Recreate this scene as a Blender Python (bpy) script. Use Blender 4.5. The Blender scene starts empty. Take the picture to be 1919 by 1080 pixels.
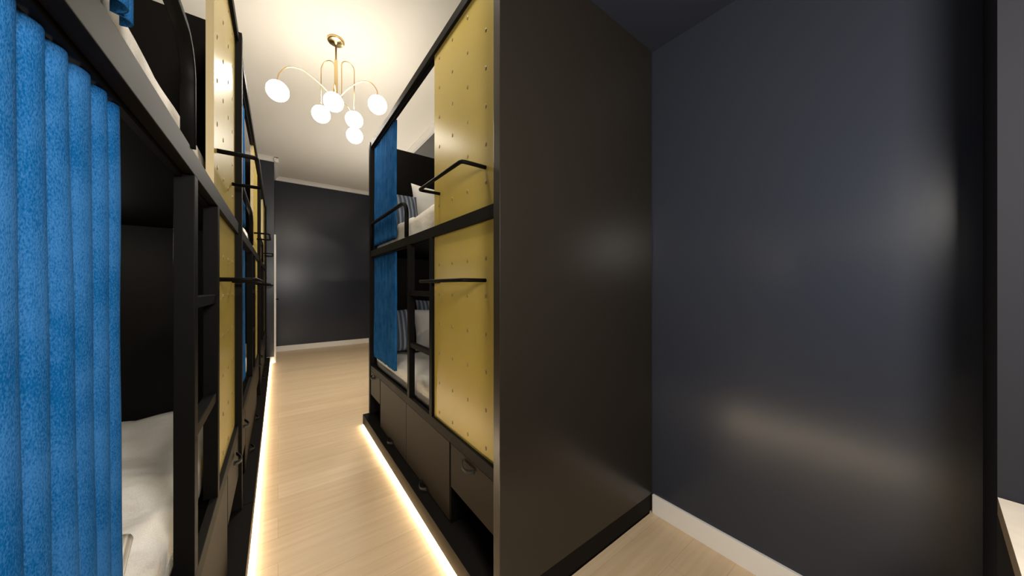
import bpy, bmesh, math, random
from mathutils import Vector, Matrix, noise
random.seed(7)
C = bpy.context.scene.collection
PI = math.pi

# ------------------------------------------------------------------ camera, world, lights, exposure
cam_d = bpy.data.cameras.new('camera'); cam = bpy.data.objects.new('camera', cam_d); C.objects.link(cam)
cam_d.sensor_width = 36.0; cam_d.sensor_fit = 'HORIZONTAL'
cam_d.lens = 36.0*588.0/1919.0
cam_d.shift_y = -2.0/1919.0
cam_d.clip_start = 0.02
cam.location = (0, 0, 1.2)
cam.rotation_euler = (math.radians(90), 0, math.radians(-36.71))
bpy.context.scene.camera = cam
vs = bpy.context.scene.view_settings
vs.view_transform = 'Standard'; vs.look = 'None'; vs.gamma = 1.0; vs.use_curve_mapping = False
vs.exposure = 0.0
w = bpy.data.worlds.new('world'); bpy.context.scene.world = w; w.use_nodes = True
w.node_tree.nodes['Background'].inputs[0].default_value = (0.9, 0.92, 1.0, 1)
w.node_tree.nodes['Background'].inputs[1].default_value = 0.02

def area_light(name, loc, size, power, col, rot=(0, 0, 0), sy=None):
    l = bpy.data.lights.new(name, 'AREA'); l.energy = power; l.color = col
    l.shape = 'RECTANGLE'; l.size = size; l.size_y = sy or size
    o = bpy.data.objects.new(name, l); C.objects.link(o); o.location = loc; o.rotation_euler = rot
    return o
def lamp(name, loc, rad, power, col):
    l = bpy.data.lights.new(name, 'POINT'); l.energy = power; l.color = col; l.shadow_soft_size = rad
    o = bpy.data.objects.new(name, l); C.objects.link(o); o.location = loc
    return o
# unseen lights added for brightness: behind the photographer and beyond the right-hand bed
lamp('lobby_fill', (0.26, -0.36, 1.62), 0.16, 112, (1.0, 0.94, 0.86))
area_light('bay_fill', (1.15, 4.45, 2.72), 0.40, 48, (1.0, 0.92, 0.80), rot=(math.radians(-12), math.radians(20), 0))
area_light('bay_up_fill', (1.20, 4.70, 1.30), 0.40, 26, (1.0, 0.93, 0.82), rot=(math.radians(180), 0, 0))  # added upward fill for the far ceiling, hidden behind the bed
area_light('aisle_fill', (0.24, 1.45, 3.22), 0.30, 20, (1.0, 0.92, 0.80))  # added downward fill for the aisle, out of view, no fixture

GLOBE_E = 26.0
STRIP_E = 80.0

# ------------------------------------------------------------------ materials
def mat(name, col, rough=0.5, metal=0.0, spec=0.5, bump=None, coat=0.0, var=None, emit=None):
    m = bpy.data.materials.new(name); m.use_nodes = True
    nt = m.node_tree; b = nt.nodes['Principled BSDF']
    b.inputs['Base Color'].default_value = (*col, 1)
    b.inputs['Roughness'].default_value = rough
    b.inputs['Metallic'].default_value = metal
    b.inputs['Specular IOR Level'].default_value = spec
    if coat:
        b.inputs['Coat Weight'].default_value = coat; b.inputs['Coat Roughness'].default_value = rough*0.6
    tc = nt.nodes.new('ShaderNodeTexCoord')
    if var:   # (scale, colour2, amount)
        sc, c2, lo, hi = var
        n = nt.nodes.new('ShaderNodeTexNoise'); n.inputs['Scale'].default_value = sc; n.inputs['Detail'].default_value = 5
        r = nt.nodes.new('ShaderNodeValToRGB')
        r.color_ramp.elements[0].color = (*col, 1); r.color_ramp.elements[0].position = lo
        r.color_ramp.elements[1].color = (*c2, 1); r.color_ramp.elements[1].position = hi
        nt.links.new(tc.outputs['Object'], n.inputs['Vector']); nt.links.new(n.outputs['Fac'], r.inputs['Fac'])
        nt.links.new(r.outputs['Color'], b.inputs['Base Color'])
    if bump:  # (scale, strength, distance)
        n = nt.nodes.new('ShaderNodeTexNoise'); n.inputs['Scale'].default_value = bump[0]; n.inputs['Detail'].default_value = 4
        bp = nt.nodes.new('ShaderNodeBump'); bp.inputs['Strength'].default_value = bump[1]; bp.inputs['Distance'].default_value = bump[2]
        nt.links.new(tc.outputs['Object'], n.inputs['Vector']); nt.links.new(n.outputs['Fac'], bp.inputs['Height'])
        nt.links.new(bp.outputs['Normal'], b.inputs['Normal'])
    if emit:
        b.inputs['Emission Color'].default_value = (*emit[0], 1); b.inputs['Emission Strength'].default_value = emit[1]
    return m

M = {}
M['wall'] = mat('navy_wall_paint', (0.028, 0.0315, 0.043), 0.24, spec=0.36, bump=(60, 0.04, 0.002))
M['matte_wall'] = mat('grey_wall_paint_matte', (0.016, 0.0165, 0.021), 0.75, spec=0.2, bump=(60, 0.04, 0.002))
M['ceiling'] = mat('cream_ceiling_paint', (0.80, 0.76, 0.68), 0.85, bump=(40, 0.05, 0.002))
M['trim'] = mat('white_trim_paint', (0.76, 0.73, 0.68), 0.5, bump=(30, 0.02, 0.001))
M['panel'] = mat('black_brown_laminate', (0.019, 0.0155, 0.012), 0.28, spec=0.38, bump=(90, 0.03, 0.001))
M['black'] = mat('black_board', (0.007, 0.006, 0.005), 0.55, spec=0.06, bump=(90, 0.03, 0.001))
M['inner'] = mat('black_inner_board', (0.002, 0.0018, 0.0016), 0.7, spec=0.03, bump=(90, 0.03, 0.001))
M['steel'] = mat('black_painted_steel', (0.004, 0.0036, 0.0032), 0.5, spec=0.05, bump=(200, 0.02, 0.0005))
M['front'] = mat('dark_bronze_laminate', (0.011, 0.0072, 0.0035), 0.5, spec=0.08, bump=(90, 0.03, 0.001))
M['brass'] = mat('brushed_brass', (0.78, 0.58, 0.30), 0.28, metal=1.0, bump=(150, 0.02, 0.0005))
M['gold'] = mat('ochre_lacquer', (0.40, 0.300, 0.065), 0.27, spec=0.15, bump=(3, 0.03, 0.01), var=(2.5, (0.43, 0.325, 0.077), 0.35, 0.65))
M['gold_edge'] = mat('pale_birch_edge', (0.55, 0.44, 0.24), 0.5, bump=(120, 0.1, 0.001))
M['gold_dot'] = mat('ochre_stud', (0.21, 0.145, 0.04), 0.4, bump=(200, 0.05, 0.0005))
M['blue'] = mat('blue_plush_fabric', (0.002, 0.105, 0.30), 0.95, spec=0.05)
M['linen'] = mat('off_white_linen', (0.62, 0.575, 0.50), 0.95, spec=0.1)
M['pillow'] = mat('white_cotton', (0.82, 0.79, 0.74), 0.9, spec=0.1, bump=(220, 0.15, 0.002))
M['knit'] = mat('ribbed_knit', (0.48, 0.44, 0.37), 0.95, spec=0.05)
M['stripe'] = mat('striped_cotton', (0.30, 0.33, 0.38), 0.95, spec=0.05)
M['stone'] = mat('pale_oak_worktop', (0.62, 0.55, 0.45), 0.45, bump=(300, 0.08, 0.001), var=(14, (0.70, 0.63, 0.53), 0.35, 0.7))
M['stone_edge'] = mat('oak_worktop_edge', (0.33, 0.26, 0.17), 0.55, bump=(120, 0.1, 0.001))
M['floor'] = mat('oak_plank_floor', (0.55, 0.40, 0.25), 0.42)
M['leather'] = mat('black_leather_pull', (0.006, 0.0055, 0.005), 0.5, spec=0.25, bump=(300, 0.2, 0.0008))
M['globe'] = mat('opal_glass_lit', (1, 1, 1), 0.3, emit=((1.0, 0.92, 0.79), GLOBE_E))
M['strip'] = mat('led_diffuser_lit', (1, 1, 1), 0.5, emit=((1.0, 0.84, 0.60), STRIP_E))
M['door'] = mat('door_paint', (0.60, 0.57, 0.52), 0.5, bump=(30, 0.02, 0.001))

def nodes(m): return m.node_tree, m.node_tree.nodes['Principled BSDF']
# mottled plush of the curtains
nt, b = nodes(M['blue'])
tc = nt.nodes['Texture Coordinate'] if 'Texture Coordinate' in nt.nodes else nt.nodes.new('ShaderNodeTexCoord')
mp = nt.nodes.new('ShaderNodeMapping'); mp.inputs['Scale'].default_value = (1, 1, 0.45)
n = nt.nodes.new('ShaderNodeTexNoise'); n.inputs['Scale'].default_value = 800; n.inputs['Detail'].default_value = 3
n2 = nt.nodes.new('ShaderNodeTexNoise'); n2.inputs['Scale'].default_value = 14; n2.inputs['Detail'].default_value = 2
ad = nt.nodes.new('ShaderNodeMath'); ad.operation = 'MULTIPLY_ADD'; ad.inputs[1].default_value = 0.7
r = nt.nodes.new('ShaderNodeValToRGB')
r.color_ramp.elements[0].position = 0.66; r.color_ramp.elements[0].color = (0.0005, 0.052, 0.160, 1)
r.color_ramp.elements[1].position = 1.0; r.color_ramp.elements[1].color = (0.022, 0.100, 0.250, 1)
nt.links.new(tc.outputs['Object'], mp.inputs['Vector'])
nt.links.new(mp.outputs['Vector'], n.inputs['Vector']); nt.links.new(tc.outputs['Object'], n2.inputs['Vector'])
nt.links.new(n2.outputs['Fac'], ad.inputs[0]); nt.links.new(n.outputs['Fac'], ad.inputs[2])
nt.links.new(ad.outputs[0], r.inputs['Fac']); nt.links.new(r.outputs['Color'], b.inputs['Base Color'])
bp = nt.nodes.new('ShaderNodeBump'); bp.inputs['Strength'].default_value = 0.5; bp.inputs['Distance'].default_value = 0.002
nt.links.new(n.outputs['Fac'], bp.inputs['Height']); nt.links.new(bp.outputs['Normal'], b.inputs['Normal'])
# woven linen
nt, b = nodes(M['linen'])
tc = nt.nodes.new('ShaderNodeTexCoord')
wv = nt.nodes.new('ShaderNodeTexNoise'); wv.inputs['Scale'].default_value = 420; wv.inputs['Detail'].default_value = 2
w2 = nt.nodes.new('ShaderNodeTexNoise'); w2.inputs['Scale'].default_value = 9; w2.inputs['Detail'].default_value = 4
r = nt.nodes.new('ShaderNodeValToRGB')
r.color_ramp.elements[0].position = 0.3; r.color_ramp.elements[0].color = (0.68, 0.64, 0.565, 1)
r.color_ramp.elements[1].position = 0.7; r.color_ramp.elements[1].color = (0.80, 0.765, 0.70, 1)
bp = nt.nodes.new('ShaderNodeBump'); bp.inputs['Strength'].default_value = 0.35; bp.inputs['Distance'].default_value = 0.002
b2 = nt.nodes.new('ShaderNodeBump'); b2.inputs['Strength'].default_value = 0.4; b2.inputs['Distance'].default_value = 0.03
nt.links.new(tc.outputs['Object'], wv.inputs['Vector']); nt.links.new(tc.outputs['Object'], w2.inputs['Vector'])
nt.links.new(wv.outputs['Fac'], r.inputs['Fac']); nt.links.new(r.outputs['Color'], b.inputs['Base Color'])
nt.links.new(w2.outputs['Fac'], b2.inputs['Height']); nt.links.new(wv.outputs['Fac'], bp.inputs['Height'])
nt.links.new(b2.outputs['Normal'], bp.inputs['Normal']); nt.links.new(bp.outputs['Normal'], b.inputs['Normal'])
# stripes and rib knit
def stripes(m, c1, c2, scale, axis, lo, hi, bump):
    nt, b = nodes(m)
    tc = nt.nodes.new('ShaderNodeTexCoord')
    wv = nt.nodes.new('ShaderNodeTexWave'); wv.wave_type = 'BANDS'; wv.bands_direction = axis
    wv.inputs['Scale'].default_value = scale; wv.inputs['Distortion'].default_value = 0.6; wv.inputs['Detail'].default_value = 1
    r = nt.nodes.new('ShaderNodeValToRGB')
    r.color_ramp.elements[0].position = lo; r.color_ramp.elements[0].color = (*c1, 1)
    r.color_ramp.elements[1].position = hi; r.color_ramp.elements[1].color = (*c2, 1)
    nt.links.new(tc.outputs['Object'], wv.inputs['Vector']); nt.links.new(wv.outputs['Fac'], r.inputs['Fac'])
    nt.links.new(r.outputs['Color'], b.inputs['Base Color'])
    if bump:
        bp = nt.nodes.new('ShaderNodeBump'); bp.inputs['Strength'].default_value = 0.6; bp.inputs['Distance'].default_value = bump
        nt.links.new(wv.outputs['Fac'], bp.inputs['Height']); nt.links.new(bp.outputs['Normal'], b.inputs['Normal'])
stripes(M['stripe'], (0.10, 0.13, 0.18), (0.36, 0.38, 0.40), 9, 'X', 0.55, 0.72, 0)
stripes(M['knit'], (0.46, 0.42, 0.35), (0.68, 0.64, 0.56), 45, 'X', 0.2, 0.8, 0.003)
# oak planks running across the aisle
nt, b = nodes(M['floor'])
tc = nt.nodes.new('ShaderNodeTexCoord')
br = nt.nodes.new('ShaderNodeTexBrick'); br.offset = 0.37; br.offset_frequency = 2
br.inputs['Scale'].default_value = 1.0; br.inputs['Brick Width'].default_value = 1.35; br.inputs['Row Height'].default_value = 0.17
br.inputs['Mortar Size'].default_value = 0.0012; br.inputs['Mortar Smooth'].default_value = 0.3
br.inputs['Color1'].default_value = (0.66, 0.49, 0.305, 1); br.inputs['Color2'].default_value = (0.73, 0.56, 0.365, 1)
br.inputs['Mortar'].default_value = (0.54, 0.39, 0.235, 1)
mp = nt.nodes.new('ShaderNodeMapping'); mp.inputs['Scale'].default_value = (1.3, 22, 1)
gn = nt.nodes.new('ShaderNodeTexNoise'); gn.inputs['Scale'].default_value = 1.6; gn.inputs['Detail'].default_value = 8; gn.inputs['Distortion'].default_value = 0.5
mx = nt.nodes.new('ShaderNodeMix'); mx.data_type = 'RGBA'; mx.blend_type = 'MULTIPLY'; mx.inputs['Factor'].default_value = 1.0
gr = nt.nodes.new('ShaderNodeValToRGB')
gr.color_ramp.elements[0].position = 0.30; gr.color_ramp.elements[0].color = (0.87, 0.85, 0.81, 1)
gr.color_ramp.elements[1].position = 0.68; gr.color_ramp.elements[1].color = (1.0, 1.0, 1.0, 1)
nt.links.new(tc.outputs['Object'], br.inputs['Vector']); nt.links.new(tc.outputs['Object'], mp.inputs['Vector'])
nt.links.new(mp.outputs['Vector'], gn.inputs['Vector']); nt.links.new(gn.outputs['Fac'], gr.inputs['Fac'])
nt.links.new(br.outputs['Color'], mx.inputs[6]); nt.links.new(gr.outputs['Color'], mx.inputs[7])
nt.links.new(mx.outputs[2], b.inputs['Base Color'])
bp = nt.nodes.new('ShaderNodeBump'); bp.inputs['Strength'].default_value = 0.08; bp.inputs['Distance'].default_value = 0.002
nt.links.new(gn.outputs['Fac'], bp.inputs['Height']); nt.links.new(bp.outputs['Normal'], b.inputs['Normal'])

# ------------------------------------------------------------------ mesh helpers
def box(bm, x0, x1, y0, y1, z0, z1, bev=0.0, mi=0):
    r = bmesh.ops.create_cube(bm, size=1.0)
    vs_ = r['verts']
    for v in vs_:
        v.co = Vector(((x0+x1)/2 + v.co.x*(x1-x0), (y0+y1)/2 + v.co.y*(y1-y0), (z0+z1)/2 + v.co.z*(z1-z0)))
    fs = list({f for v in vs_ for f in v.link_faces})
    for f in fs: f.material_index = mi
    if bev > 0:
        es = list({e for v in vs_ for e in v.link_edges})
        bmesh.ops.bevel(bm, geom=es, offset=bev, segments=2, affect='EDGES', profile=0.6)
    return bm
def bx(*a, bev=0.0015, mi=0):
    return box(bmesh.new(), *a, bev=bev, mi=mi)
def tube(bm, pts, rad, seg=10, rx=None, cap=True):
    """sweep a round or flat section (rad across, rx along world X) along pts"""
    pts = [Vector(p) for p in pts]; rings = []
    n_ = len(pts); prev = None
    for i, p in enumerate(pts):
        d = (pts[min(i+1, n_-1)] - pts[max(i-1, 0)]).normalized()
        if rx is None:
            a = d.cross(Vector((0, 0, 1))) if prev is None else prev - d*prev.dot(d)
            if a.length < 1e-4: a = d.cross(Vector((1, 0, 0)))
            a.normalize(); prev = a
        else:
            a = Vector((1, 0, 0))
        bb = d.cross(a).normalized()
        ra = rad[i] if isinstance(rad, (list, tuple)) else rad
        ring = []
        for k in range(seg):
            t = 2*PI*k/seg
            if rx is None: q = a*math.cos(t)*ra + bb*math.sin(t)*ra
            else:
                cx, sx = math.cos(t), math.sin(t)
                q = a*rx*math.copysign(abs(cx)**0.35, cx) + bb*ra*math.copysign(abs(sx)**0.35, sx)
            ring.append(bm.verts.new(p + q))
        rings.append(ring)
    for i in range(n_-1):
        for k in range(seg):
            f = bm.faces.new((rings[i][k], rings[i][(k+1) % seg], rings[i+1][(k+1) % seg], rings[i+1][k])); f.smooth = True
    if cap:
        bm.faces.new(list(reversed(rings[0]))); bm.faces.new(rings[-1])
    return bm
def spline(pts, n=8):
    pts = [Vector(p) for p in pts]; P = [pts[0]*2-pts[1]] + pts + [pts[-1]*2-pts[-2]]; out = []
    for i in range(1, len(P)-2):
        for k in range(n):
            t = k/n; a, b_, c, d = P[i-1], P[i], P[i+1], P[i+2]
            out.append(0.5*((2*b_) + (c-a)*t + (2*a-5*b_+4*c-d)*t*t + (3*b_-a-3*c+d)*t**3))
    out.append(pts[-1]); return out
def lathe(bm, prof, c=(0, 0, 0), seg=32):
    rings = []
    for (r_, z) in prof:
        if r_ < 1e-6: rings.append([bm.verts.new((c[0], c[1], c[2]+z))])
        else: rings.append([bm.verts.new((c[0]+r_*math.cos(2*PI*k/seg), c[1]+r_*math.sin(2*PI*k/seg), c[2]+z)) for k in range(seg)])
    for a, b_ in zip(rings, rings[1:]):
        for k in range(seg):
            k2 = (k+1) % seg
            q = [a[0] if len(a) == 1 else a[k], a[0] if len(a) == 1 else a[k2], b_[0] if len(b_) == 1 else b_[k2], b_[0] if len(b_) == 1 else b_[k]]
            u = []
            for v in q:
                if v not in u: u.append(v)
            f = bm.faces.new(u); f.smooth = True
    return bm
def obj(name, bm, m, parent=None, smooth=False, recalc=True, props=None):
    if recalc: bmesh.ops.recalc_face_normals(bm, faces=bm.faces)
    me = bpy.data.meshes.new(name); bm.to_mesh(me); bm.free()
    for mm in (m if isinstance(m, (list, tuple)) else [m]): me.materials.append(mm)
    if smooth:
        for p in me.polygons: p.use_smooth = True
    o = bpy.data.objects.new(name, me); C.objects.link(o)
    if parent: o.parent = parent
    for k, v in (props or {}).items(): o[k] = v
    return o
def tag(o, label, cat, group=None):
    o['label'] = label; o['category'] = cat
    if group: o['group'] = group
    return o
def empty(name, loc, rz=0):
    o = bpy.data.objects.new(name, None); C.objects.link(o); o.location = loc; o.rotation_euler = (0, 0, rz)
    o.empty_display_size = 0.1; return o
def struct(name, bm, m, parent=None):
    o = obj(name, bm, m, parent)
    if not parent: o['kind'] = 'structure'
    return o
def copy_tree(o, parent=None):
    c = o.copy(); C.objects.link(c); c.parent = parent
    for ch in list(o.children): copy_tree(ch, c)
    return c

# ------------------------------------------------------------------ the room
RX = 1.605      # right wall
LX = -1.125     # left wall
FY = 7.27       # far wall
H = 3.24        # high ceiling
SH = 2.4555       # low ceiling of the lobby
PY = 6.225      # partition at the end of the left beds
PX = -0.050
BY = -2.6       # wall behind the photographer
struct('floor', bx(LX-0.1, RX+0.1, BY-0.1, FY+0.1, -0.06, 0, bev=0), M['floor'])
struct('ceiling', bx(LX-0.1, RX+0.1, 0.9325, FY+0.1, H, H+0.06, bev=0), M['ceiling'])
struct('ceiling', bx(LX, RX, BY, 0.9325, SH, H+0.06, bev=0), M['wall'])
struct('wall_right', bx(RX, RX+0.1, BY-0.1, FY+0.1, 0, H, bev=0), M['wall'])
struct('wall_left', bx(LX-0.1, LX, BY-0.1, FY+0.1, 0, H, bev=0), M['wall'])
struct('wall_far', bx(LX-0.1, RX+0.1, FY, FY+0.1, 0, H, bev=0), M['wall'])
struct('wall_back', bx(LX, RX, BY-0.1, BY, 0, SH, bev=0), M['wall'])
# short wall block on the right beside the desk, and the boxed partition behind the left beds
struct('wall_stub', bx(1.27, RX, BY, -0.085, 0, SH, bev=0), M['matte_wall'])
struct('wall_partition', bx(LX, PX, PY, FY, 0, H, bev=0), M['wall'])
def crown(name, a0, a1, axis, at, sgn, z=H):
    prof = [(0, 0), (0.016, 0), (0.016, 0.014), (0.026, 0.03), (0.042, 0.048), (0.056, 0.056), (0.056, 0.066), (0, 0.066)]
    bm = bmesh.new(); rr = []
    for a in (a0, a1):
        ring = []
        for (p, q) in prof:
            zz = z - 0.066 + q
            ring.append(bm.verts.new((a, at + sgn*p, zz) if axis == 'x' else (at + sgn*p, a, zz)))
        rr.append(ring)
    k = len(prof)
    for i in range(k): bm.faces.new((rr[0][i], rr[0][(i+1) % k], rr[1][(i+1) % k], rr[1][i]))
    bm.faces.new(rr[0]); bm.faces.new(rr[1])
    return struct(name, bm, M['trim'])
crown('trim_1', PX, RX, 'x', FY, -1)
crown('trim_2', 0.9325, FY, 'y', RX, -1)
crown('trim_3', LX, PX+0.056, 'x', PY, -1)
crown('trim_4', PY-0.056, FY, 'y', PX, 1)
crown('trim_5', 0.9325, PY, 'y', LX, 1)
struct('baseboard_far', bx(PX+0.014, RX, FY-0.014, FY, 0, 0.098), M['trim'])
struct('baseboard_right', bx(RX-0.014, RX, -0.085, 0.890, 0, 0.098), M['trim'])
struct('baseboard_aisle', bx(RX-0.014, RX, 2.96, FY-0.014, 0, 0.098), M['trim'])
struct('baseboard_left', bx(LX, LX+0.014, BY, 0.0, 0, 0.098), M['trim'])
struct('baseboard_back', bx(LX+0.014, 1.27, BY, BY+0.014, 0, 0.098), M['trim'])
struct('baseboard_partition', bx(-0.16, PX, PY-0.014, PY, 0, 0.098), M['trim'])
# door with a white casing in the side of the partition
bm = bmesh.new()
box(bm, PX, PX+0.022, PY+0.0, PY+0.085, 0, 2.03, bev=0.002)
box(bm, PX, PX+0.022, PY+0.87, PY+0.955, 0, 2.03, bev=0.002)
box(bm, PX, PX+0.022, PY+0.085, PY+0.87, 1.95, 2.03, bev=0.002)
casing = struct('door_1', bm, M['trim'])
obj('door_leaf', bx(PX, PX+0.012, PY+0.087, PY+0.868, 0.005, 1.948), M['door'], casing)
bm = bmesh.new()
tube(bm, [(PX+0.012, PY+0.15, 1.0), (PX+0.045, PY+0.15, 1.0), (PX+0.05, PY+0.16, 1.0), (PX+0.05, PY+0.25, 1.0)], 0.008)
obj('door_handle', bm, M['steel'], casing)

# ------------------------------------------------------------------ the bunk bed (local x = depth from the front, y = along, z up)
L = 2.055; W = 0.955
def strap_handle(y, z, wd=0.10):
    bm = bmesh.new(); n_ = 12; top = []
    pts = []
    for i in range(n_+1):
        t = i/n_
        pts.append((-0.006 - 0.020*math.sin(PI*t)**0.85, y - wd/2 + wd*t, z - 0.010*math.sin(PI*t)))
    tube(bm, pts, 0.009, 8, rx=0.0025)
    return bm
def studs(bm, ys, zs, x, mi):
    for yy in ys:
        for zz in zs:
            r_ = bmesh.ops.create_uvsphere(bm, u_segments=10, v_segments=6, radius=1.0)
            for v in r_['verts']:
                v.co = Vector((x + v.co.x*0.0030, yy + v.co.y*0.0065, zz + v.co.z*0.0090))
            for f in {f for v in r_['verts'] for f in v.link_faces}: f.material_index = mi; f.smooth = True
def make_bed(proj, pm):
    root = empty('bunk_bed', (0, 0, 0))
    P = lambda n_, bm, m, par=root, **k: obj(n_, bm, m, par, **k)
    P('end_panel', bx(-proj, W, 0, 0.040, 0.0975, 2.455), M[pm])
    P('end_panel', bx(-0.006, W, L-0.040, L, 0.0975, 2.455), M['black'])
    P('back_panel', bx(W-0.018, W, 0.040, L-0.040, 0.0975, 2.455), M['inner'])
    pl = P('plinth', bx(-0.055, W, 0, L, 0.012, 0.0975), M['black'])
    P('foot_rail', bx(-0.045, W-0.02, 0.001, L-0.001, 0.0, 0.012, bev=0), M['inner'], pl)
    P('light_strip', bx(-0.0535, -0.0475, 0, L, 0.001, 0.0115, bev=0), M['strip'], props={'label': 'glowing warm white light strip along the floor'})
    P('top_rail', bx(0, 0.035, 0.040, L-0.040, 2.412, 2.455), M['black'])
    P('bunk_rail', bx(0, 0.020, 0.040, L-0.040, 1.460, 1.512), M['black'])
    P('bunk_rail', bx(0, 0.020, 0.040, L-0.040, 0.474, 0.523), M['black'])
    P('slat_base', bx(0.020, W-0.018, 0.040, L-0.040, 1.462, 1.490), M['inner'])
    P('slat_base', bx(0.020, W-0.018, 0.040, L-0.040, 0.474, 0.500), M['inner'])
    # ochre boards with rows of small studs
    cols = [0.158 + 0.148*k for k in range(4)]
    for z0, z1 in ((0.523, 1.460), (1.512, 2.412)):
        bm = bmesh.new(); box(bm, 0.014, 0.034, 0.045, 0.665, z0, z1, bev=0)
        for f in bm.faces:
            if abs(f.normal.y) > 0.9 or abs(f.normal.z) > 0.9: f.material_index = 1
        zs = [2.363 - 0.150*k for k in range(13)]
        studs(bm, cols, [z for z in zs if z0+0.02 < z < z1-0.02], 0.014, 2)
        P('ladder_board', bm, [M['gold'], M['gold_edge'], M['gold_dot']], recalc=False, props={'label': 'ochre yellow studded board'})
    P('ladder_post', bx(0, 0.035, 0.668, 0.703, 0.523, 1.460), M['steel'])
    P('ladder_post', bx(0, 0.035, 1.018, 1.055, 0.523, 1.460), M['steel'])
    for z in (0.832, 1.148): P('ladder_rung', bx(0.004, 0.031, 0.703, 1.018, z, z+0.028), M['steel'])
    for z in (1.672, 1.226):
        r_ = 0.012
        pts = [(0.014, 0.160, z), (-0.078, 0.160, z), (-0.088, 0.163, z), (-0.092, 0.173, z), (-0.092, 0.585, z), (-0.088, 0.595, z), (-0.078, 0.598, z), (0.014, 0.598, z)]
        P('grab_bar', tube(bmesh.new(), pts, 0.0078, 10), M['steel'])
    g0, g1, zt, cr = 1.085, 2.005, 1.742, 0.085
    pts = [(0.006, g0, 1.512)] + [(0.006, g0 + cr - cr*math.cos(a), zt - cr + cr*math.sin(a)) for a in [PI/2*i/8 for i in range(9)]]
    pts += [(0.006, g1 - 0.04 + 0.04*math.sin(a), zt - 0.04 + 0.04*math.cos(a)) for a in [PI/2*i/6 for i in range(7)]] + [(0.006, g1, 1.512)]
    P('guard_rail', tube(bmesh.new(), pts, 0.008, 12, rx=0.0125), M['steel'])
    # drawers, doors and open cubbies under the lower bunk
    def drawer(y0, y1):
        d = P('drawer', bx(0.001, 0.019, y0, y1, 0.272, 0.472), M['front'])
        P('drawer_box', bx(0.019, 0.60, y0+0.015, y1-0.015, 0.285, 0.440, bev=0), M['inner'], d)
        P('handle', strap_handle((y0+y1)/2 + 0.02, 0.452), M['leather'], d)
    drawer(0.042, 0.444); drawer(1.712, L-0.042)
    for y in (0.447, 1.697): P('divider', bx(0.004, W-0.018, y, y+0.012, 0.0975, 0.474, bev=0), M['inner'])
    for y0, y1 in ((0.460, 1.076), (1.079, 1.696)):
        d = P('cupboard_door', bx(0.001, 0.019, y0, y1, 0.101, 0.472), M['front'])
        P('handle', strap_handle((y0+y1)/2, 0.118, 0.09), M['leather'], d)
    P('curtain_track', bx(0.021, 0.032, 0.70, L-0.042, 1.452, 1.4615, bev=0), M['steel'])
    P('curtain_track', bx(0.018, 0.036, 0.70, L-0.042, 2.400, 2.411, bev=0), M['steel'])
    for x, y, z, e in ((0.45, 0.40, 1.36, 2.6), (0.50, 1.30, 1.40, 1.8)):   # fill lights added under the upper bunk to brighten the bedding
        l = bpy.data.lights.new('bunk_fill', 'POINT'); l.energy = e; l.color = (1.0, 0.93, 0.84); l.shadow_soft_size = 0.03
        lo = bpy.data.objects.new('bunk_fill', l); C.objects.link(lo); lo.parent = root; lo.location = (x, y, z)
    return root

bed0 = make_bed(0.028, 'panel'); bed1 = make_bed(0.012, 'black')
beds = []
G = 'black bunk beds with ochre boards'
LB = (
 ((0.643, 0.8955, 0), 0, 'black bunk bed alone on the right of the aisle, tall end panel facing us'),
 ((-0.155, 2.080, 0), PI, 'black bunk bed nearest on the left, behind the large pale-blue curtain'),
 ((-0.155, 4.140, 0), PI, 'black bunk bed second along the left side of the aisle'),
 ((-0.155, 6.200, 0), PI, 'black bunk bed farthest along the left row, beside the far partition'),
)
for i, (loc, rz, lab) in enumerate(LB):
    b_ = bed0 if i == 0 else (bed1 if i == 1 else copy_tree(bed1))
    b_.location = loc; b_.rotation_euler = (0, 0, rz); tag(b_, lab, 'bunk bed', G); beds.append(b_)
def bed_mat(i):
    loc, rz, _ = LB[i]
    return Matrix.Translation(loc) @ Matrix.Rotation(rz, 4, 'Z')
def place(o, i, local, rz=0):
    """put a thing on bed i at a bed-local spot"""
    loc, r0, _ = LB[i]
    p = bed_mat(i) @ Vector(local)
    o.location = p; o.rotation_euler = (o.rotation_euler[0], o.rotation_euler[1], r0 + rz)
    return o
where = ['the right-hand bed', 'the nearest left bed', 'the second left bed', 'the farthest left bed']

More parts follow.
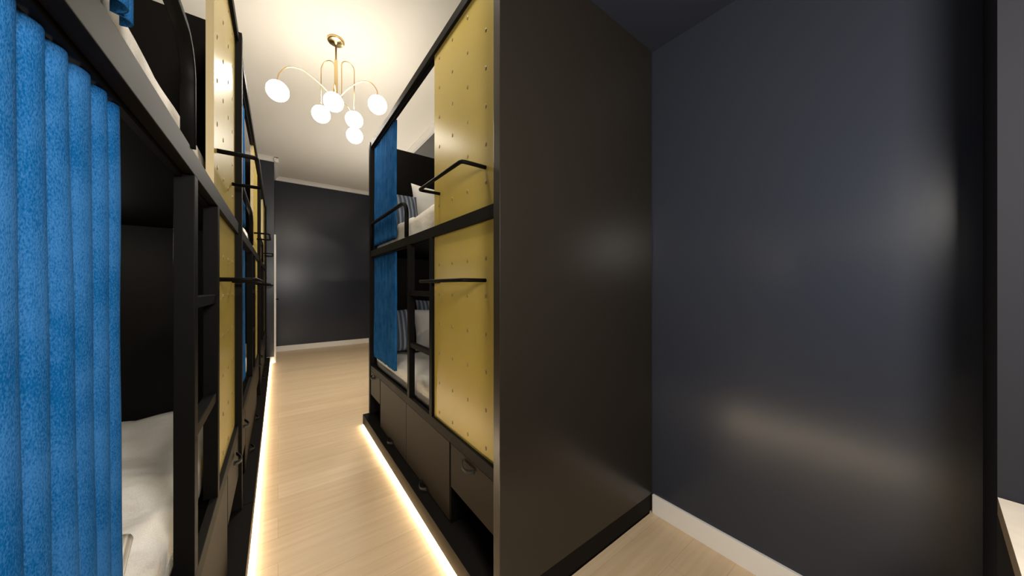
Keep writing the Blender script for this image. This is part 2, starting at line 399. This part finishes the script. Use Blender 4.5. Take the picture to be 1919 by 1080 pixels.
# ------------------------------------------------------------------ curtains
def curtain_bm(y0, y1, z0, z1, x, seed):
    rnd = random.Random(seed); n_ = int(round((y1-y0)/0.038)); bm = bmesh.new()
    # pleat borders with uneven spacing
    bs = [0]
    for i in range(n_): bs.append(bs[-1] + rnd.uniform(0.75, 1.25))
    bs = [y0 + (y1-y0)*q/bs[-1] for q in bs]; K = 7; cols = []
    for i in range(n_):
        for k in range(K):
            t = k/K; dep = rnd.uniform(0.8, 1.1) if k == 0 else dep
            cols.append((bs[i] + (bs[i+1]-bs[i])*t, dep*math.sin(PI*t)**0.6, i))
    cols.append((y1, 0, n_))
    NZ = 26; grid = []
    for (yy, h_, i) in cols:
        col = []
        for j in range(NZ+1):
            q = j/NZ; z = z0 + (z1-z0)*q
            sway = 0.0035*noise.noise(Vector((yy*9, z*1.8, seed))) + 0.002*noise.noise(Vector((i*3.1, z*4, seed+5)))
            spread = 1 - 0.25*q
            yj = yy + 0.006*noise.noise(Vector((yy*5, z*2.2, seed+9)))*(1-q)
            zz = z + (0.006*h_ if j == NZ else 0) + (0.004*noise.noise(Vector((yy*40, 0, seed))) if j == 0 else 0)
            col.append(bm.verts.new((x + 0.008 - (0.017*h_*spread) + sway, min(max(yj, y0), y1), min(zz, z1))))
        grid.append(col)
    for a, b_ in zip(grid, grid[1:]):
        for j in range(NZ): f = bm.faces.new((a[j], b_[j], b_[j+1], a[j+1])); f.smooth = True
    bmesh.ops.recalc_face_normals(bm, faces=bm.faces)
    bmesh.ops.solidify(bm, geom=bm.faces[:], thickness=0.0025)
    return bm
ca = {}
def curtain(i, up):
    key = (up, i == 0 and up)
    if key not in ca:
        z0, z1, y0, x = (1.552 if i == 0 else 1.606, 2.399, 1.400 if i == 0 else 1.325, 0.032) if up else (0.600, 1.451, 1.385, 0.028)
        bm = curtain_bm(y0, L-0.055, z0, z1, x, 3 if up else 11)
        o = obj('curtain', bm, M['blue'], recalc=False, smooth=True); ca[key] = o
    else:
        o = ca[key].copy(); C.objects.link(o)
    o.location = LB[i][0]; o.rotation_euler = (0, 0, LB[i][1])
    tag(o, 'blue pleated curtain over the %s bunk of %s' % ('upper' if up else 'lower', where[i]), 'curtain', 'blue privacy curtains of the bunks')
for i in (0, 1, 2, 3):
    curtain(i, True); curtain(i, False)

# ------------------------------------------------------------------ bedding
def soft_block(x0, x1, y0, y1, z0, z1, seed, puff=0.01, wr=0.006, nx=26, ny=52, edge=0.03):
    """a mattress in its made-up cover: soft edges, gently rumpled top"""
    bm = bmesh.new(); top = []; 
    for i in range(nx+1):
        row = []
        for j in range(ny+1):
            u = i/nx; v = j/ny
            x = x0 + (x1-x0)*u; y = y0 + (y1-y0)*v
            ex = min(x-x0, x1-x); ey = min(y-y0, y1-y); e = min(ex, ey)
            fall = 0 if e >= edge else edge*(1 - math.sqrt(max(0, 1-((edge-e)/edge)**2)))*0.8
            wv = wr*noise.noise(Vector((x*5, y*3.2, seed))) + wr*0.8*noise.noise(Vector((x*2.2+y*6, y*1.5-x*3, seed+4)))
            wv += wr*0.5*abs(noise.noise(Vector((x*11+y*4, y*7, seed+8))))
            rg = 1 - abs(noise.noise(Vector((x*2.6 + y*1.1, y*2.0 - x*1.4, seed+13))))
            wv -= wr*0.7*max(0, rg)**9
            z = z1 + puff*math.sin(PI*min(1, max(0, u)))**0.5 - fall + wv*(1 if e > 0.004 else 0.3)
            row.append(bm.verts.new((x, y, z)))
        top.append(row)
    # skirts
    border = [top[0][j] for j in range(ny+1)] + [top[i][ny] for i in range(1, nx+1)] + [top[nx][j] for j in range(ny-1, -1, -1)] + [top[i][0] for i in range(nx-1, 0, -1)]
    for i in range(nx):
        for j in range(ny): bm.faces.new((top[i][j], top[i+1][j], top[i+1][j+1], top[i][j+1]))
    prev = border; NS = 5
    for s in range(1, NS+1):
        cur = []
        for v in border:
            q = s/NS; z = v.co.z + (z0 - v.co.z)*q
            cx, cy = (x0+x1)/2, (y0+y1)/2
            bul = 0.004*math.sin(PI*q)
            dx = -bul if v.co.x <= x0+1e-5 else (bul if v.co.x >= x1-1e-5 else 0)
            cur.append(bm.verts.new((v.co.x + dx, v.co.y, z)))
        k = len(border)
        for i in range(k): bm.faces.new((prev[i], prev[(i+1) % k], cur[(i+1) % k], cur[i]))
        prev = cur
    bm.faces.new(prev)
    return bm
def mattress(i, up):
    z0 = 1.4905 if up else 0.5005; zt = 1.672 if up else 0.634
    lab = 'off-white made-up mattress on the %s bunk of %s' % ('upper' if up else 'lower', where[i])
    key = 'm%d' % up
    if key not in ca:
        o = obj('mattress', soft_block(0.053, W-0.03, 0.05, L-0.05, 0, zt-z0, 2 + up, wr=0.020), M['linen'], smooth=True); ca[key] = o
    else:
        o = ca[key].copy(); C.objects.link(o)
    place(o, i, (0, 0, z0)); tag(o, lab, 'mattress', 'off-white mattresses of the bunks')
for i in range(4):
    for up in (True, False): mattress(i, up)

def cushion_bm(w_, h_, t_, seed, n_=22):
    """square pillow standing in the x-z plane, thickness along y, base at z=0"""
    bm = bmesh.new(); sides = []
    for sg in (-1, 1):
        g = []
        for i in range(n_+1):
            row = []
            for j in range(n_+1):
                u = 2*i/n_-1; v = 2*j/n_-1
                th = (max(0, (1-abs(u)**2.6))*max(0, (1-abs(v)**2.6)))**0.5
                pin = 1 - 0.07*(1-abs(u)**2)*abs(v)**3; pin2 = 1 - 0.07*(1-abs(v)**2)*abs(u)**3
                wr = 0.010*noise.noise(Vector((u*2.5, v*2.5, seed+sg)))*th
                row.append(bm.verts.new((u*w_/2*pin2, sg*(t_/2*th+wr+0.0015), h_/2 + v*h_/2*pin)))
            g.append(row)
        sides.append(g)
    for s, g in enumerate(sides):
        for i in range(n_):
            for j in range(n_):
                q = (g[i][j], g[i+1][j], g[i+1][j+1], g[i][j+1])
                bm.faces.new(q if s == 0 else tuple(reversed(q)))
    a, b_ = sides
    loop = lambda g: [g[i][0] for i in range(n_)] + [g[n_][j] for j in range(n_)] + [g[i][n_] for i in range(n_, 0, -1)] + [g[0][j] for j in range(n_, 0, -1)]
    la, lb = loop(a), loop(b_); k = len(la)
    for i in range(k): bm.faces.new((la[i], la[(i+1) % k], lb[(i+1) % k], lb[i]))
    return bm
white_me = cushion_bm(0.50, 0.42, 0.15, 4); white_me2 = cushion_bm(0.46, 0.42, 0.13, 9)
def pillow(name, w_, h_, t_, seed, m, i, loc, lean, rz, lab, group, roll=0.0):
    o = obj(name, cushion_bm(w_, h_, t_, seed), m, smooth=True)
    o.rotation_euler = (lean, roll, 0); place(o, i, loc, rz)
    tag(o, lab, 'pillow', group); return o
white_me.free(); white_me2.free()
PG = 'white pillows propped at the bed ends'
pillow('pillow', 0.54, 0.44, 0.12, 4, M['pillow'], 0, (0.56, 1.79, 1.690), -0.25, 0.0, 'white pillow propped at the far end of the upper right-hand bunk', PG, roll=0.05)
pillow('striped_pillow', 0.24, 0.32, 0.09, 6, M['stripe'], 0, (0.20, 1.68, 1.680), -0.35, 0.0, 'grey striped pillow leaning behind the guard rail of the upper right-hand bunk', 'striped pillows of the right-hand bed', roll=0.0)
pillow('pillow', 0.52, 0.35, 0.12, 8, M['pillow'], 0, (0.53, 1.66, 0.672), -0.30, 0.0, 'white pillow on the lower right-hand bunk, in front of the striped ones', PG)
pillow('striped_pillow', 0.48, 0.42, 0.10, 12, M['stripe'], 0, (0.60, 1.85, 0.668), -0.18, 0.0, 'blue striped pillow behind the white one on the lower right-hand bunk', 'striped pillows of the right-hand bed')
pillow('striped_pillow', 0.20, 0.36, 0.09, 15, M['stripe'], 0, (0.17, 1.70, 0.668), -0.25, 0.0, 'blue striped pillow beside the curtain of the lower right-hand bunk', 'striped pillows of the right-hand bed')

# knitted throw folded on the nearest lower bunk
bm = soft_block(-0.16, 0.16, -0.17, 0.17, 0, 0.035, 21, puff=0.008, wr=0.006, nx=16, ny=16, edge=0.02)
o = obj('knitted_throw', bm, M['knit'], smooth=True); place(o, 1, (0.225, 1.27, 0.664), 0.15)
tag(o, 'folded beige knitted throw on the nearest lower bunk beside the curtain', 'throw')

# ------------------------------------------------------------------ chandelier
cx, cy = 0.384, 2.948
ch = empty('chandelier', (cx, cy, H))
tag(ch, 'brass chandelier with six lit white globes hanging from the cream ceiling', 'chandelier')
P = lambda n_, bm, m, par=ch, **k: obj(n_, bm, m, par, **k)
P('canopy', lathe(bmesh.new(), [(0, 0), (0.062, 0), (0.064, -0.006), (0.062, -0.018), (0.056, -0.022), (0.016, -0.024), (0.012, -0.04), (0, -0.04)]), M['brass'])
ZB = 2.735 - H
P('stem', tube(bmesh.new(), [(0, 0, -0.03), (0, 0, ZB)], 0.0075, 14), M['brass'])
P('sleeve', lathe(bmesh.new(), [(0, -0.16), (0.010, -0.162), (0.0125, -0.17), (0.0125, ZB+0.01), (0.010, ZB-0.006), (0, ZB-0.008)]), M['brass'])
rv = Vector((math.cos(math.radians(36.84)), -math.sin(math.radians(36.84)), 0)); fv = Vector((-rv.y, rv.x, 0))
GR = 0.068
# globe centres relative to the stem (right, forward, height), arm kind
gl = [(-0.198, -0.380, 2.583, 'arch', 2.83, 0.0), (0.082, -0.180, 2.622, 'low', 2.80, 0.0), (-0.145, 0.035, 2.648, 'hoop', 3.085, 0.0),
      (0.400, -0.130, 2.630, 'arch', 2.845, 0.0), (0.100, 0.100, 2.635, 'hoop', 3.105, 0.03), (0.010, 0.285, 2.588, 'low', 2.79, 0.0)]
for (a, f_, z, kind, zp, off) in gl:
    g = rv*a + fv*f_; zc = z-H; ze = zc+GR+0.008; run = g.length; dr = g.normalized(); z_p = zp-H
    if kind == 'hoop':
        s0 = 0.012 + off; rr = (run-s0)/2; pts = []
        zs = ZB + 0.01
        pts.append(dr*s0 + Vector((0, 0, zs)))
        pts += [dr*(s0+rr-rr*math.cos(t)) + Vector((0, 0, z_p-rr+rr*math.sin(t))) for t in [PI*k/16 for k in range(17)]]
        pts.append(dr*run + Vector((0, 0, ze)))
        if off: pts.insert(0, dr*0.004 + Vector((0, 0, ZB)))
    else:
        hgt = z_p - ZB
        pts = spline([dr*0.006 + Vector((0, 0, ZB)), dr*run*0.22 + Vector((0, 0, ZB+hgt*0.55)), dr*run*0.45 + Vector((0, 0, ZB+hgt*0.90)), dr*run*0.65 + Vector((0, 0, z_p)),
                      dr*run*0.85 + Vector((0, 0, z_p-0.22*(z_p-ze))), dr*run*0.97 + Vector((0, 0, z_p-0.65*(z_p-ze))), dr*run + Vector((0, 0, ze))], 8)
    arm = P('arm', tube(bmesh.new(), pts, 0.0042, 10), M['brass'])
    cc = (g.x, g.y, zc)
    P('socket', lathe(bmesh.new(), [(0, GR+0.012), (0.010, GR+0.012), (0.012, GR+0.004), (0.016, GR-0.006), (0, GR-0.008)], cc), M['brass'], arm)
    P('globe', lathe(bmesh.new(), [(GR*math.sin(PI*k/24), -GR*math.cos(PI*k/24)) for k in range(25)], cc, 40), M['globe'], props={'label': 'lit white opal glass globe'})

# ------------------------------------------------------------------ desk at the right edge
dk = empty('desk', (0.977, -0.70, 0))
tag(dk, 'pale desk with light worktop against the grey wall block at far right', 'desk')
bm = bmesh.new(); box(bm, -0.29, 0.29, -0.62, 0.615, 0.700, 0.738, bev=0)
for f in bm.faces:
    if abs(f.normal.z) < 0.5: f.material_index = 1
obj('desktop', bm, [M['stone'], M['stone_edge']], dk)
for y in (-0.60, 0.10):
    obj('leg', bx(-0.27, -0.235, y, y+0.035, 0, 0.70), M['steel'], dk)
    obj('leg', bx(0.245, 0.28, y, y+0.035, 0, 0.70), M['steel'], dk)
    obj('cross_bar', bx(-0.235, 0.245, y+0.005, y+0.030, 0.665, 0.699), M['steel'], dk)
